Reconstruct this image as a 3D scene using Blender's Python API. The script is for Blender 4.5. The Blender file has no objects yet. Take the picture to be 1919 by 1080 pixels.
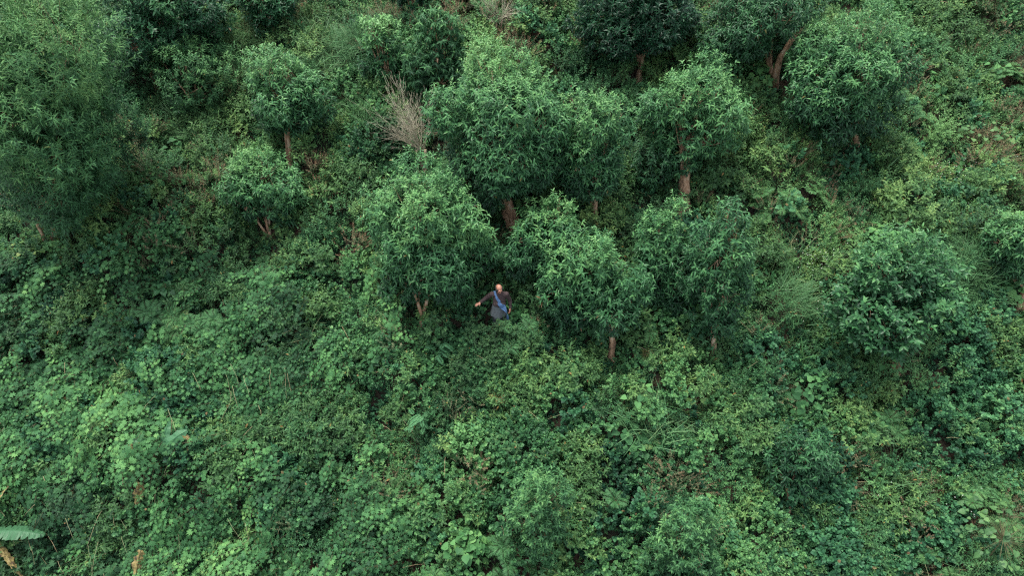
import bpy, bmesh, math
import numpy as np
from mathutils import Vector, Matrix, noise as mnoise
from mathutils.bvhtree import BVHTree

# ------------------------------------------------------------------ camera, sky, light
sc = bpy.context.scene
COL = sc.collection
PITCH = math.radians(38.0)
CAM = np.array([0.3, -13.9, 12.15])
cd = bpy.data.cameras.new('camera'); cam = bpy.data.objects.new('camera', cd); COL.objects.link(cam)
cam.location = CAM; cam.rotation_euler = (math.pi/2 - PITCH, 0, 0)
cd.lens = 24; cd.sensor_width = 36; cd.clip_end = 600; cd.clip_start = 0.1
sc.camera = cam
SUN_EL, SUN_AZ = math.radians(78), math.radians(-60)     # soft light high over the slope
w = bpy.data.worlds.new('World'); sc.world = w; w.use_nodes = True
nt = w.node_tree; bg = nt.nodes['Background']
sky = nt.nodes.new('ShaderNodeTexSky'); sky.sky_type = 'NISHITA'; sky.sun_disc = False
sky.sun_elevation = SUN_EL; sky.sun_rotation = SUN_AZ; sky.dust_density = 3.0; sky.air_density = 1.0; sky.ozone_density = 1.0
hs = nt.nodes.new('ShaderNodeHueSaturation'); hs.inputs['Saturation'].default_value = 0.45      # overcast: greyer than a clear sky
nt.links.new(sky.outputs[0], hs.inputs['Color']); nt.links.new(hs.outputs[0], bg.inputs[0]); bg.inputs[1].default_value = 0.15
sl = bpy.data.lights.new('sun', 'SUN'); so = bpy.data.objects.new('sun', sl); COL.objects.link(so)
sl.energy = 1.5; sl.angle = math.radians(25); sl.color = (1.0, 0.97, 0.9)
sdir = Vector((math.sin(SUN_AZ)*math.cos(SUN_EL), math.cos(SUN_AZ)*math.cos(SUN_EL), math.sin(SUN_EL)))
so.rotation_euler = sdir.to_track_quat('Z', 'Y').to_euler()
sc.view_settings.view_transform = 'Standard'; sc.view_settings.look = 'None'
sc.view_settings.exposure = 1.57; sc.view_settings.gamma = 1.0
sc.render.engine = 'CYCLES'
sc.cycles.max_bounces = 5; sc.cycles.diffuse_bounces = 2; sc.cycles.glossy_bounces = 2
sc.cycles.transmission_bounces = 3; sc.cycles.transparent_max_bounces = 4
sc.cycles.use_denoising = False
sc.cycles.pixel_filter_type = 'BLACKMAN_HARRIS'; sc.cycles.filter_width = 1.25

# ------------------------------------------------------------------ numbers
R = np.random.default_rng(7)
F = 1919*24/36.0
FW = np.array([0, math.cos(PITCH), -math.sin(PITCH)]); UP = np.array([0, math.sin(PITCH), math.cos(PITCH)])
RT = np.array([1.0, 0, 0])
SLOPE = math.tan(math.radians(30))
def ground(x, y):
    x = np.asarray(x, float); y = np.asarray(y, float)
    z = SLOPE*y + 0.22*np.sin(0.55*x+0.4*y+1.0) + 0.16*np.sin(0.9*y-0.5*x) + 0.09*np.sin(1.7*x+0.6)*np.cos(1.3*y)
    z = z - (0.22*math.sin(1.0) + 0.09*math.sin(0.6))          # zero at the man's feet
    far = np.clip((y-22)/40, 0, 1)
    return z + far*far*3*np.sin(x*0.05+1)
def ray(px, py):
    d = FW + RT*(px-960)/F - UP*(py-540)/F
    return d
def at(px, py, h=0.0):
    d = ray(px, py); t = np.linspace(5, 90, 3400)
    P = CAM[None] + d[None]*t[:, None]
    f = P[:, 2] - ground(P[:, 0], P[:, 1]) - h
    i = int(np.argmax(f < 0)); a = f[i-1]/(f[i-1]-f[i])
    p = P[i-1]*(1-a) + P[i]*a
    return p
def onplane(px, py, yw):
    d = ray(px, py); return CAM + d*((yw-CAM[1])/d[1])
def project(P):
    v = P - CAM; z = v@FW
    return 960 + F*(v@RT)/z, 540 - F*(v@UP)/z, z
def unit(v):
    return v/np.maximum(np.linalg.norm(v, axis=-1, keepdims=True), 1e-9)
def rnd_dirs(n, rng):
    return unit(rng.normal(size=(n, 3)))
def wob(x, y, s=1.0, k=0.0):
    return (np.sin(x*s*1.7+y*s*0.9+k)+np.sin(x*s*-1.1+y*s*2.1+2*k+1)+np.sin(x*s*3.1+y*s*1.3+3*k)*0.6+np.sin(-x*s*2.3+y*s*3.7+k)*0.5)/3.1

# ------------------------------------------------------------------ materials
def ramp_mat(name, stops, rough=0.45, trans=0.25, spec=0.22, attr='tone'):
    m = bpy.data.materials.new(name); m.use_nodes = True; n = m.node_tree; L = n.links
    b = n.nodes['Principled BSDF']; out = n.nodes['Material Output']
    a = n.nodes.new('ShaderNodeAttribute'); a.attribute_name = attr
    nz = n.nodes.new('ShaderNodeTexNoise'); nz.inputs['Scale'].default_value = 60; nz.inputs['Detail'].default_value = 2
    tc = n.nodes.new('ShaderNodeTexCoord'); L.new(tc.outputs['Object'], nz.inputs['Vector'])
    ma = n.nodes.new('ShaderNodeMath'); ma.operation = 'MULTIPLY_ADD'; ma.inputs[1].default_value = 0.16
    sb = n.nodes.new('ShaderNodeMath'); sb.operation = 'SUBTRACT'; sb.inputs[1].default_value = 0.08
    L.new(nz.outputs[0], ma.inputs[0]); L.new(a.outputs['Fac'], ma.inputs[2]); L.new(ma.outputs[0], sb.inputs[0])
    r = n.nodes.new('ShaderNodeValToRGB'); L.new(sb.outputs[0], r.inputs[0])
    e = r.color_ramp.elements
    while len(e) > 1: e.remove(e[0])
    e[0].position = stops[0][0]; e[0].color = (*stops[0][1], 1)
    for p, c in stops[1:]:
        q = e.new(p); q.color = (*c, 1)
    L.new(r.outputs[0], b.inputs['Base Color']); b.inputs['Roughness'].default_value = rough
    b.inputs['Specular IOR Level'].default_value = spec
    if trans > 0:
        t = n.nodes.new('ShaderNodeBsdfTranslucent'); mx = n.nodes.new('ShaderNodeMixShader'); mx.inputs[0].default_value = trans
        L.new(r.outputs[0], t.inputs[0]); L.new(b.outputs[0], mx.inputs[1]); L.new(t.outputs[0], mx.inputs[2]); L.new(mx.outputs[0], out.inputs[0])
    return m
def leafmat(name, g=1.0, tint=(1, 1, 1), rough=0.46, trans=0.20):
    def c(r_, g_, b_): return (r_*g*tint[0]*1.06, g_*g*tint[1]*.97, b_*g*tint[2]*.97)
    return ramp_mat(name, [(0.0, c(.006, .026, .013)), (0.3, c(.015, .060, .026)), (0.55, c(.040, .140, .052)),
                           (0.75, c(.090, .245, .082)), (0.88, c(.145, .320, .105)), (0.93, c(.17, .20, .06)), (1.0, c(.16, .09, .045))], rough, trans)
M = {
 'tree': leafmat('glossy_tree_leaf', 1.0, (1, 1, 1), .36),
 'dark': leafmat('dark_tree_leaf', .72, (.85, 1, 1.1), .34),
 'vine': leafmat('matt_vine_leaf', .92, (1.02, 1.03, .92), .65),
 'shrub': leafmat('shrub_leaf', .95, (1.02, 1, .98), .5),
 'weed': leafmat('weed_leaf', .95, (1.28, 1, .88), .5),
 'blue': leafmat('blue_green_leaf', .95, (.92, 1, 1.15), .55),
 'grass': ramp_mat('grass_blade', [(0, (.03, .085, .035)), (.4, (.06, .16, .06)), (.7, (.11, .23, .09)), (.85, (.20, .22, .10)), (1, (.25, .15, .08))], .5, .2),
 'dry': ramp_mat('dry_weed', [(0, (.05, .09, .04)), (.4, (.09, .13, .06)), (.7, (.16, .13, .075)), (1, (.24, .12, .07))], .7, .1),
 'fern': ramp_mat('fern_leaf', [(0, (.03, .09, .035)), (.5, (.055, .16, .055)), (.8, (.10, .22, .07)), (1, (.24, .10, .04))], .5, .25),
 'stem': ramp_mat('green_brown_stem', [(0, (.05, .08, .03)), (.5, (.11, .10, .05)), (1, (.22, .19, .12))], .7, 0),
}
def bark(name, c1, c2, c3, sc_=9):
    m = bpy.data.materials.new(name); m.use_nodes = True; n = m.node_tree; L = n.links; b = n.nodes['Principled BSDF']
    tc = n.nodes.new('ShaderNodeTexCoord'); mp = n.nodes.new('ShaderNodeMapping'); mp.inputs['Scale'].default_value = (1, 1, .35)
    nz = n.nodes.new('ShaderNodeTexNoise'); nz.inputs['Scale'].default_value = sc_; nz.inputs['Detail'].default_value = 6; nz.inputs['Roughness'].default_value = .7
    L.new(tc.outputs['Object'], mp.inputs[0]); L.new(mp.outputs[0], nz.inputs[0])
    r = n.nodes.new('ShaderNodeValToRGB'); e = r.color_ramp.elements; e[0].position = .38; e[0].color = (*c1, 1); e[1].position = .66; e[1].color = (*c3, 1)
    q = e.new(.52); q.color = (*c2, 1)
    L.new(nz.outputs[0], r.inputs[0]); L.new(r.outputs[0], b.inputs['Base Color']); b.inputs['Roughness'].default_value = .85
    bp = n.nodes.new('ShaderNodeBump'); bp.inputs['Strength'].default_value = .5; bp.inputs['Distance'].default_value = .02
    L.new(nz.outputs[0], bp.inputs['Height']); L.new(bp.outputs[0], b.inputs['Normal'])
    return m
M['bark'] = bark('orange_brown_bark', (.10, .06, .035), (.34, .20, .11), (.44, .37, .26))
M['palebark'] = bark('pale_dead_bark', (.16, .08, .05), (.36, .25, .17), (.46, .40, .31), 14)
M['twig'] = bark('dry_twig', (.27, .25, .17), (.38, .34, .24), (.48, .45, .34), 6)
def plain(name, c, rough=.8, var=.25, scale=30, bump=0.0):
    m = bpy.data.materials.new(name); m.use_nodes = True; n = m.node_tree; L = n.links; b = n.nodes['Principled BSDF']
    tc = n.nodes.new('ShaderNodeTexCoord'); nz = n.nodes.new('ShaderNodeTexNoise'); nz.inputs['Scale'].default_value = scale; nz.inputs['Detail'].default_value = 4
    L.new(tc.outputs['Object'], nz.inputs[0]); r = n.nodes.new('ShaderNodeValToRGB'); e = r.color_ramp.elements
    e[0].position = .3; e[0].color = (*[x*(1-var) for x in c], 1); e[1].position = .7; e[1].color = (*[min(1, x*(1+var)) for x in c], 1)
    L.new(nz.outputs[0], r.inputs[0]); L.new(r.outputs[0], b.inputs['Base Color']); b.inputs['Roughness'].default_value = rough
    if bump:
        bp = n.nodes.new('ShaderNodeBump'); bp.inputs['Strength'].default_value = bump; bp.inputs['Distance'].default_value = .01
        L.new(nz.outputs[0], bp.inputs['Height']); L.new(bp.outputs[0], b.inputs['Normal'])
    return m

# ------------------------------------------------------------------ leaf templates (x side, y along, z up)
def T_(v, f): return np.array(v, float), np.array(f, int)
def tpl_leaf(w=.17, droop=.25, fold=.05, neck=0.0):
    return T_([(0, 0, 0), (-w, .32, fold-.02*droop), (0, .32, -.04*droop), (w, .32, fold-.02*droop),
               (-w*.8, .66, fold*.8-.35*droop), (0, .66, -.40*droop), (w*.8, .66, fold*.8-.35*droop), (0, 1, -droop)],
              [(0, 1, 2), (0, 2, 3), (1, 4, 5), (1, 5, 2), (2, 5, 6), (2, 6, 3), (4, 7, 5), (5, 7, 6)])
def tpl_small(w=.2, droop=.15, fold=.06, k=.45):
    return T_([(0, 0, 0), (-w, k, fold), (0, k, 0), (w, k, fold), (0, 1, -droop)], [(0, 1, 2), (0, 2, 3), (1, 4, 2), (2, 4, 3)])
def tpl_round(w=.42, droop=.12):
    return T_([(0, .45, .03), (0, 0, 0), (-w*.8, .18, -.02), (-w, .55, -.04), (-w*.55, .86, -.06), (0, 1.02, -droop), (w*.55, .86, -.06), (w, .55, -.04), (w*.8, .18, -.02)],
              [(0, i, i-1) for i in range(2, 9)] + [(0, 1, 8)])
def tpl_palm():
    v = [(0, .12, .03)]; tips = [(-150, .48), (-82, .62), (-40, .76), (0, .88), (40, .76), (82, .62), (150, .48)]
    out = []
    for i, (a, r) in enumerate(tips):
        out.append((a, r, -.10*r))
        if i < 6:
            out.append(((a+tips[i+1][0])/2, .42 if 0 < i < 5 else .32, .0))
    out.append((180, .05, 0))
    for a, r, z in out:
        a = math.radians(a); v.append((math.sin(a)*r, .12+math.cos(a)*r, z))
    n = len(out)
    return T_(v, [(0, 1+(i+1) % n, 1+i) for i in range(n)])
def tpl_heart():
    pts = [(0, .08), (-.22, -.06), (-.44, .06), (-.5, .30), (-.40, .58), (-.18, .84), (0, 1.05), (.18, .84), (.40, .58), (.5, .30), (.44, .06), (.22, -.06)]
    v = [(0, .38, -.03)] + [(x, y, .05*abs(x)*2-.22*max(0, y-.4)) for x, y in pts]
    return T_(v, [(0, 1+(i+1) % 12, 1+i) for i in range(12)])
def tpl_blade(w=.013, arch=.5):
    v = []; f = []
    for i, t in enumerate((0, .35, .7)):
        z = -arch*t*t; v += [(-w*(1-.4*t), t, z), (w*(1-.4*t), t, z)]
    v.append((0, 1.0, -arch))
    f = [(0, 1, 3), (0, 3, 2), (2, 3, 5), (2, 5, 4), (4, 5, 6)]
    return T_(v, f)
def tpl_bigleaf(w=.13, arch=.45, n=7):
    v = []; f = []
    for i in range(n):
        t = i/(n-1); ww = w*math.sin(math.pi*min(.97, (.06+.94*t))**.8)+.004; z = -arch*t*t
        v += [(-ww, t*(1-.1*t), z+ww*.35), (0, t*(1-.1*t), z), (ww, t*(1-.1*t), z+ww*.35)]
    for i in range(n-1):
        a = 3*i
        for k in (0, 1): f += [(a+k, a+k+1, a+k+4), (a+k, a+k+4, a+k+3)]
    return T_(v, f)
TP = {'leaf': tpl_leaf(), 'leafd': tpl_leaf(.15, .42), 'leafw': tpl_leaf(.22, .2), 'leafn': tpl_leaf(.10, .3, .03), 'small': tpl_small(), 'thin': tpl_small(.11, .2, .03), 'round': tpl_round(),
      'palm': tpl_palm(), 'heart': tpl_heart(), 'blade': tpl_blade(), 'bladew': tpl_blade(.035, .35), 'big': tpl_bigleaf(), 'stick': T_([(-.006, 0, 0), (.006, 0, 0), (0, 1, -.05), (0, 0, .01)], [(0, 1, 2), (1, 3, 2), (3, 0, 2)])}

class Frames:
    """groups of leaf frames that can be copied about with numpy"""
    def __init__(s): s.g = {}
    def add(s, tp, P, A, N, S, T, mat=0):
        n = len(P)
        if n == 0: return
        A = unit(np.asarray(A, float)); N = np.asarray(N, float); N = unit(N - A*np.sum(N*A, 1, keepdims=True))
        s.g.setdefault((tp, mat), []).append((np.asarray(P, float), A, N, np.broadcast_to(S, (n,)).astype(float), np.broadcast_to(T, (n,)).astype(float)))
    def pack(s):
        return {k: [np.concatenate([g[i] for g in v]) for i in range(5)] for k, v in s.g.items()}
class Mesh:
    def __init__(s): s.v = []; s.f = []; s.t = []; s.m = []; s.n = 0; s.sm = []
    def raw(s, v, f, t, mat, smooth=False):
        s.v.append(np.asarray(v, np.float32)); s.f.append(np.asarray(f, np.int32)+s.n); s.t.append(np.broadcast_to(t, (len(v),)).astype(np.float32))
        s.m.append(np.full(len(f), mat, np.int32)); s.sm.append(np.full(len(f), smooth, bool)); s.n += len(v)
    def leaves(s, tp, P, A, N, S, T, mat=0):
        tv, tf = TP[tp]; B = np.cross(A, N)
        V = P[:, None] + S[:, None, None]*(tv[None, :, 0, None]*B[:, None] + tv[None, :, 1, None]*A[:, None] + tv[None, :, 2, None]*N[:, None])
        n = len(P); k = len(tv)
        Fc = tf[None] + (np.arange(n)*k)[:, None, None]
        s.raw(V.reshape(-1, 3), Fc.reshape(-1, 3), np.repeat(T, k), mat)
    def frames(s, packed):
        for (tp, mat), (P, A, N, S, T) in packed.items(): s.leaves(tp, P, A, N, S, T, mat)
    def tube(s, pts, rad, sides=6, t=.5, mat=0, rough=0.0, rng=None):
        pts = np.asarray(pts, float); n = len(pts); rad = np.broadcast_to(rad, (n,))
        d = unit(np.gradient(pts, axis=0)); ref = np.array([.3, .9, .1]) if abs(d[0][2]) > .8 else np.array([0, 0, 1.0])
        x = unit(np.cross(d, ref)); y = np.cross(d, x); a = np.linspace(0, 2*math.pi, sides, endpoint=False)
        rr = rad[:, None]*np.ones((1, sides))
        if rough and rng is not None: rr = rr*(1+rough*rng.normal(size=(n, sides)))
        V = pts[:, None] + rr[:, :, None]*(np.cos(a)[None, :, None]*x[:, None] + np.sin(a)[None, :, None]*y[:, None])
        f = []
        for i in range(n-1):
            for j in range(sides):
                a0 = i*sides+j; a1 = i*sides+(j+1) % sides; f += [(a0, a1, a1+sides), (a0, a1+sides, a0+sides)]
        for j in range(1, sides-1): f.append(((n-1)*sides, (n-1)*sides+j, (n-1)*sides+j+1))
        s.raw(V.reshape(-1, 3), f, t, mat, True)
    def data(s, name, mats, origin=(0, 0, 0)):
        v = np.concatenate(s.v) - np.asarray(origin, np.float32); f = np.concatenate(s.f); me = bpy.data.meshes.new(name)
        me.vertices.add(len(v)); me.vertices.foreach_set('co', v.ravel())
        me.loops.add(f.size); me.loops.foreach_set('vertex_index', f.ravel())
        me.polygons.add(len(f)); me.polygons.foreach_set('loop_start', np.arange(0, f.size, 3, dtype=np.int32))
        me.polygons.foreach_set('material_index', np.concatenate(s.m)); me.polygons.foreach_set('use_smooth', np.concatenate(s.sm))
        at_ = me.attributes.new('tone', 'FLOAT', 'POINT'); at_.data.foreach_set('value', np.concatenate(s.t))
        for m in mats: me.materials.append(m)
        me.update(calc_edges=True)
        return me
    def build(s, name, mats, parent=None, origin=(0, 0, 0)):
        o = bpy.data.objects.new(name, s.data(name, mats, origin)); COL.objects.link(o)
        if parent is not None: o.parent = parent
        else: o.location = origin
        return o
def tag(o, label=None, cat=None, group=None, kind=None):
    for k, v in (('label', label), ('category', cat), ('group', group), ('kind', kind)):
        if v: o[k] = v
    return o
def empty(name, loc):
    o = bpy.data.objects.new(name, None); COL.objects.link(o); o.location = loc; o.empty_display_size = .3
    return o

# ------------------------------------------------------------------ ground sheet
def build_ground():
    def axis(lo, hi, f0, f1, fine):
        a = list(np.arange(f0, f1, fine)); l = []; q = f0; st = fine
        while q > lo: st *= 1.25; q -= st; l.append(q)
        r = []; q = a[-1]; st = fine
        while q < hi: st *= 1.25; q += st; r.append(q)
        return np.array(l[::-1] + a + r)
    xs = axis(-250, 250, -22, 22, .3); ys = axis(-200, 300, -14, 22, .3)
    X, Y = np.meshgrid(xs, ys); Z = ground(X, Y)
    Z = np.where((abs(X) < 22) & (abs(Y) < 22), Z + .03*wob(X, Y, 3.3), Z)
    V = np.stack([X, Y, Z], -1).reshape(-1, 3); nx = len(xs); ny = len(ys)
    i, j = np.meshgrid(np.arange(nx-1), np.arange(ny-1)); a = (j*nx+i).ravel()
    f = np.concatenate([np.stack([a, a+1, a+nx+1], 1), np.stack([a, a+nx+1, a+nx], 1)])
    m = Mesh(); m.raw(V, f, .5, 0, True)
    mt = bpy.data.materials.new('leafy_soil'); mt.use_nodes = True; n = mt.node_tree; L = n.links; b = n.nodes['Principled BSDF']
    tc = n.nodes.new('ShaderNodeTexCoord')
    n1 = n.nodes.new('ShaderNodeTexNoise'); n1.inputs['Scale'].default_value = 1.3; n1.inputs['Detail'].default_value = 8
    n2 = n.nodes.new('ShaderNodeTexNoise'); n2.inputs['Scale'].default_value = 14; n2.inputs['Detail'].default_value = 6
    L.new(tc.outputs['Object'], n1.inputs[0]); L.new(tc.outputs['Object'], n2.inputs[0])
    r1 = n.nodes.new('ShaderNodeValToRGB'); e = r1.color_ramp.elements; e[0].position = .40; e[0].color = (.016, .020, .010, 1); e[1].position = .68; e[1].color = (.060, .032, .019, 1)
    r2 = n.nodes.new('ShaderNodeValToRGB'); e = r2.color_ramp.elements; e[0].position = .35; e[0].color = (.35, .35, .35, 1); e[1].position = .65; e[1].color = (1.2, 1.1, 1, 1)
    mx = n.nodes.new('ShaderNodeMixRGB'); mx.blend_type = 'MULTIPLY'; mx.inputs[0].default_value = 1
    L.new(n1.outputs[0], r1.inputs[0]); L.new(n2.outputs[0], r2.inputs[0]); L.new(r1.outputs[0], mx.inputs[1]); L.new(r2.outputs[0], mx.inputs[2])
    L.new(mx.outputs[0], b.inputs['Base Color']); b.inputs['Roughness'].default_value = 1
    bp = n.nodes.new('ShaderNodeBump'); bp.inputs['Distance'].default_value = .05; L.new(n2.outputs[0], bp.inputs['Height']); L.new(bp.outputs[0], b.inputs['Normal'])
    o = m.build('hillside', [mt]); tag(o, 'steep hillside of reddish soil under the undergrowth', 'hillside', kind='structure')
build_ground()

# ------------------------------------------------------------------ clump makers (local frame, z up, base at 0)
GA = 2.39996
def shoots(fr, pos, dirs, L, nl, S, tp, rng, tone, spread=1.0, droop=.25, mat=0, whorl=1, jit=.07, top=.12, start=.25):
    """leafy shoots: pos (k,3) bases, dirs (k,3), L lengths; nl leaves spiralling up each shoot"""
    k = len(pos); dirs = unit(dirs); L = np.broadcast_to(L, (k,))
    i = np.arange(nl); t = start + (1-start)*(i+1)/nl
    ref = unit(np.cross(dirs, rng.normal(size=(k, 3)))); b2 = np.cross(dirs, ref)
    ang = (i*GA if whorl == 1 else (i//2)*(math.pi/2)+(i % 2)*math.pi)[None] + rng.uniform(0, 6.28, (k, 1)) + rng.normal(0, .25, (k, nl))
    rad = np.cos(ang)[..., None]*ref[:, None] + np.sin(ang)[..., None]*b2[:, None]
    el = (1.25*(1-t)+.55*t*1.0)*spread; el = el[None] + rng.normal(0, .15, (k, nl))
    A = np.cos(el)[..., None]*dirs[:, None] + np.sin(el)[..., None]*rad
    A[..., 2] -= droop*rng.uniform(.4, 1.6, (k, nl))
    N = dirs[:, None]*1.0 + np.array([0, 0, .5]) + rng.normal(0, .12, (k, nl, 3))
    P = pos[:, None] + dirs[:, None]*(L[:, None]*t[None])[..., None]
    Sz = S*rng.uniform(.7, 1.2, (k, nl))*(1.0 - .35*(t[None] > .92))
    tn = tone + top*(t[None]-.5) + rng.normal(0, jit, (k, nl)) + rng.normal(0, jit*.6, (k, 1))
    fr.add(tp, P.reshape(-1, 3), A.reshape(-1, 3), N.reshape(-1, 3), Sz.ravel(), np.clip(tn, .02, .86).ravel(), mat)
def stem_lines(fr, pos, dirs, L, mat=1, tone=.4, w=1.0):
    k = len(pos); N = np.tile([0.1, -.6, .5], (k, 1)); fr.add('stick', pos, dirs, N, L, tone, mat)
def dome(k, r, rng, h, pw=.5):
    a = rng.uniform(0, 6.283, k); rho = r*rng.uniform(0, 1, k)**pw
    return np.stack([np.cos(a)*rho, np.sin(a)*rho, np.zeros(k)], 1), rho/r
def brown(fr_pack, rng, frac):
    for k, v in fr_pack.items():
        T = v[4]; T[rng.random(len(T)) < frac] = rng.uniform(.91, 1.0)
    return fr_pack
def c_vine(rng, s=1.0):
    """several runners arching down the slope in tiers, lobed leaves held flat along both sides"""
    fr = Frames(); run = 6
    for i in range(run):
        az = math.radians(-125 + rng.normal(0, 38)); d = np.array([math.cos(az), math.sin(az), 0]); sd = np.array([-d[1], d[0], 0]); L = rng.uniform(.4, .75); m = int(L*19)
        b = np.array([rng.normal()*.16, rng.normal()*.16, rng.uniform(.06, .34)]) - d*L*.45; t = (np.arange(m)+.5)/m
        c = b + d*L*t[:, None]; c[:, 2] += .16*np.sin(t*2.4) - .22*t**2 + rng.normal(0, .012, m)
        sg = np.where(np.arange(m) % 2 == 0, 1, -1)[:, None]; P = c + sg*sd*rng.uniform(.01, .06, (m, 1))
        A = sg*sd*rng.uniform(.4, 1.1, (m, 1)) + d*.7 + np.array([0, 0, -.25]) + rng.normal(0, .22, (m, 3)); N = np.array([0, -.15, 1.0]) + d*.25 + rng.normal(0, .25, (m, 3))
        fr.add('palm', P, A, N, rng.uniform(.06, .15, m)*(1-.35*t), np.clip(.56+.12*t+rng.normal(0, .07, m)+rng.normal(0, .05), .1, .86))
        fr.add('stick', b[None]+[[0, 0, .03]], (d+[0, 0, .1])[None], np.array([[0, 0, 1.0]]), L, .7, 1)
    k = 14; p, q = dome(k, .4, rng, 0); p[:, 2] = rng.uniform(.0, .12, k)
    fr.add('round', p, rnd_dirs(k, rng)*[1, 1, .2], np.array([0, -.2, 1.0])+rng.normal(0, .3, (k, 3)), rng.uniform(.05, .09, k), np.clip(.32+rng.normal(0, .08, k), .1, .8))
    return fr
def c_round(rng, s=1.0, tp='round', S=.07, n=15, nl=9, tone=.5, R0=.36, H=.36):
    fr = Frames(); p, q = dome(n, R0, rng, 0); h = H*(1-.6*q**2)*rng.uniform(.7, 1.15, n)
    d = unit(p)*.45*q[:, None] + np.array([0, -.1, 1.0]) + rng.normal(0, .15, (n, 3))
    shoots(fr, p*.7, d, h, nl, S, tp, rng, tone, 1.0, .15, whorl=2, start=.2)
    return fr
def c_lance(rng, s=1.0, S=.11, tone=.48, tp='small'):
    fr = Frames(); n = 13; p, q = dome(n, .34, rng, 0); h = .46*(1-.5*q**2)*rng.uniform(.7, 1.2, n)
    d = unit(p)*.6*q[:, None] + np.array([0, -.15, 1.0]) + rng.normal(0, .2, (n, 3))
    shoots(fr, p*.6, d, h, 11, S, tp, rng, tone, 1.05, .3, start=.15); stem_lines(fr, p*.6, d, h, 1, .5)
    return fr
def c_grass(rng, s=1.0, n=70, L=.46, tp='blade', tone=.50, R0=.5, lean=(-.25, -.35)):
    fr = Frames(); p, q = dome(n, R0, rng, 0)
    A = unit(p+1e-5)*rng.uniform(.0, .6, (n, 1)) + np.array([lean[0], lean[1], 1.3]) + rng.normal(0, .5, (n, 3))
    N = np.array([0, 0, 1.0]) - A*.2 + rng.normal(0, .1, (n, 3))
    fr.add(tp, p, A, N, L*rng.uniform(.5, 1.25, n), np.clip(tone+rng.normal(0, .11, n), 0, .86), 0)
    return fr
def c_dry(rng, s=1.0):
    fr = Frames(); n = 13; p, q = dome(n, .26, rng, 0); h = .5*rng.uniform(.6, 1.15, n)
    d = unit(p)*.5*q[:, None] + np.array([0, -.1, 1.0]) + rng.normal(0, .22, (n, 3))
    shoots(fr, p*.6, d, h, 17, .038, 'small', rng, .50, 1.1, .0, jit=.22, top=.55, start=.35); stem_lines(fr, p*.6, d, h, 0, .75)
    shoots(fr, p*.6, d, h*.6, 6, .06, 'small', rng, .1, 1.1, .2, jit=.1)
    return fr
def frond(fr, base, d, L, rng, tone=.5, npair=15, wid=.20, arch=.55, tp='thin', mat=0):
    d = unit(np.asarray(d, float)); side = unit(np.cross(d, [0, 0, 1.0])); t = (np.arange(npair)+1.0)/npair
    P = base + d*L*t[:, None] + np.array([0, 0, -1.0])*(arch*L*t**2)[:, None]
    tang = unit(d + np.array([0, 0, -1.0])*(2*arch*t)[:, None]); nrm = unit(np.cross(side, tang)); nrm = nrm*np.sign(nrm[:, 2:3]+1e-6)
    ln = L*wid*np.sin(np.pi*np.clip(t*.86+.12, 0, 1))**.7*1.5
    for sg in (-1, 1):
        A = sg*side + tang*.45 + rng.normal(0, .06, (npair, 3)) - np.array([0, 0, .15])
        fr.add(tp, P, A, nrm + rng.normal(0, .08, (npair, 3)), ln, np.clip(tone+rng.normal(0, .05, npair), 0, 1), mat)
    fr.add('stick', base[None], (d-np.array([0, 0, arch*.5]))[None], nrm[:1], L, .6, 1)
def c_fern(rng, s=1.0, n=7, L=.5, tone=.5, tp='thin'):
    fr = Frames()
    for i in range(n):
        a = i*6.283/n + rng.uniform(-.3, .3); e = rng.uniform(.35, .9)
        frond(fr, np.array([0, 0, .04]), (math.cos(a)*math.cos(e), math.sin(a)*math.cos(e), math.sin(e)+.25), L*rng.uniform(.75, 1.15), rng, tone+rng.normal(0, .08), tp=tp)
    return fr
def c_broad(rng, s=1.0, n=16, S=.15, tone=.5, R0=.33, H=.4):
    fr = Frames(); p, q = dome(n, R0, rng, 0); p[:, 2] = H*(1-.6*q**2)*rng.uniform(.6, 1.1, n)
    out = unit(p*np.array([1, 1, 0])+1e-6); A = out + np.array([0, -.25, -.25]) + rng.normal(0, .3, (n, 3))
    fr.add('heart', p, A, np.array([0, -.25, 1.0])+out*.3+rng.normal(0, .2, (n, 3)), S*rng.uniform(.6, 1.2, n), np.clip(tone+rng.normal(0, .08, n), .1, .9))
    stem_lines(fr, np.zeros((n, 3)), p, np.linalg.norm(p, axis=1), 1, .4)
    return fr

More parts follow.
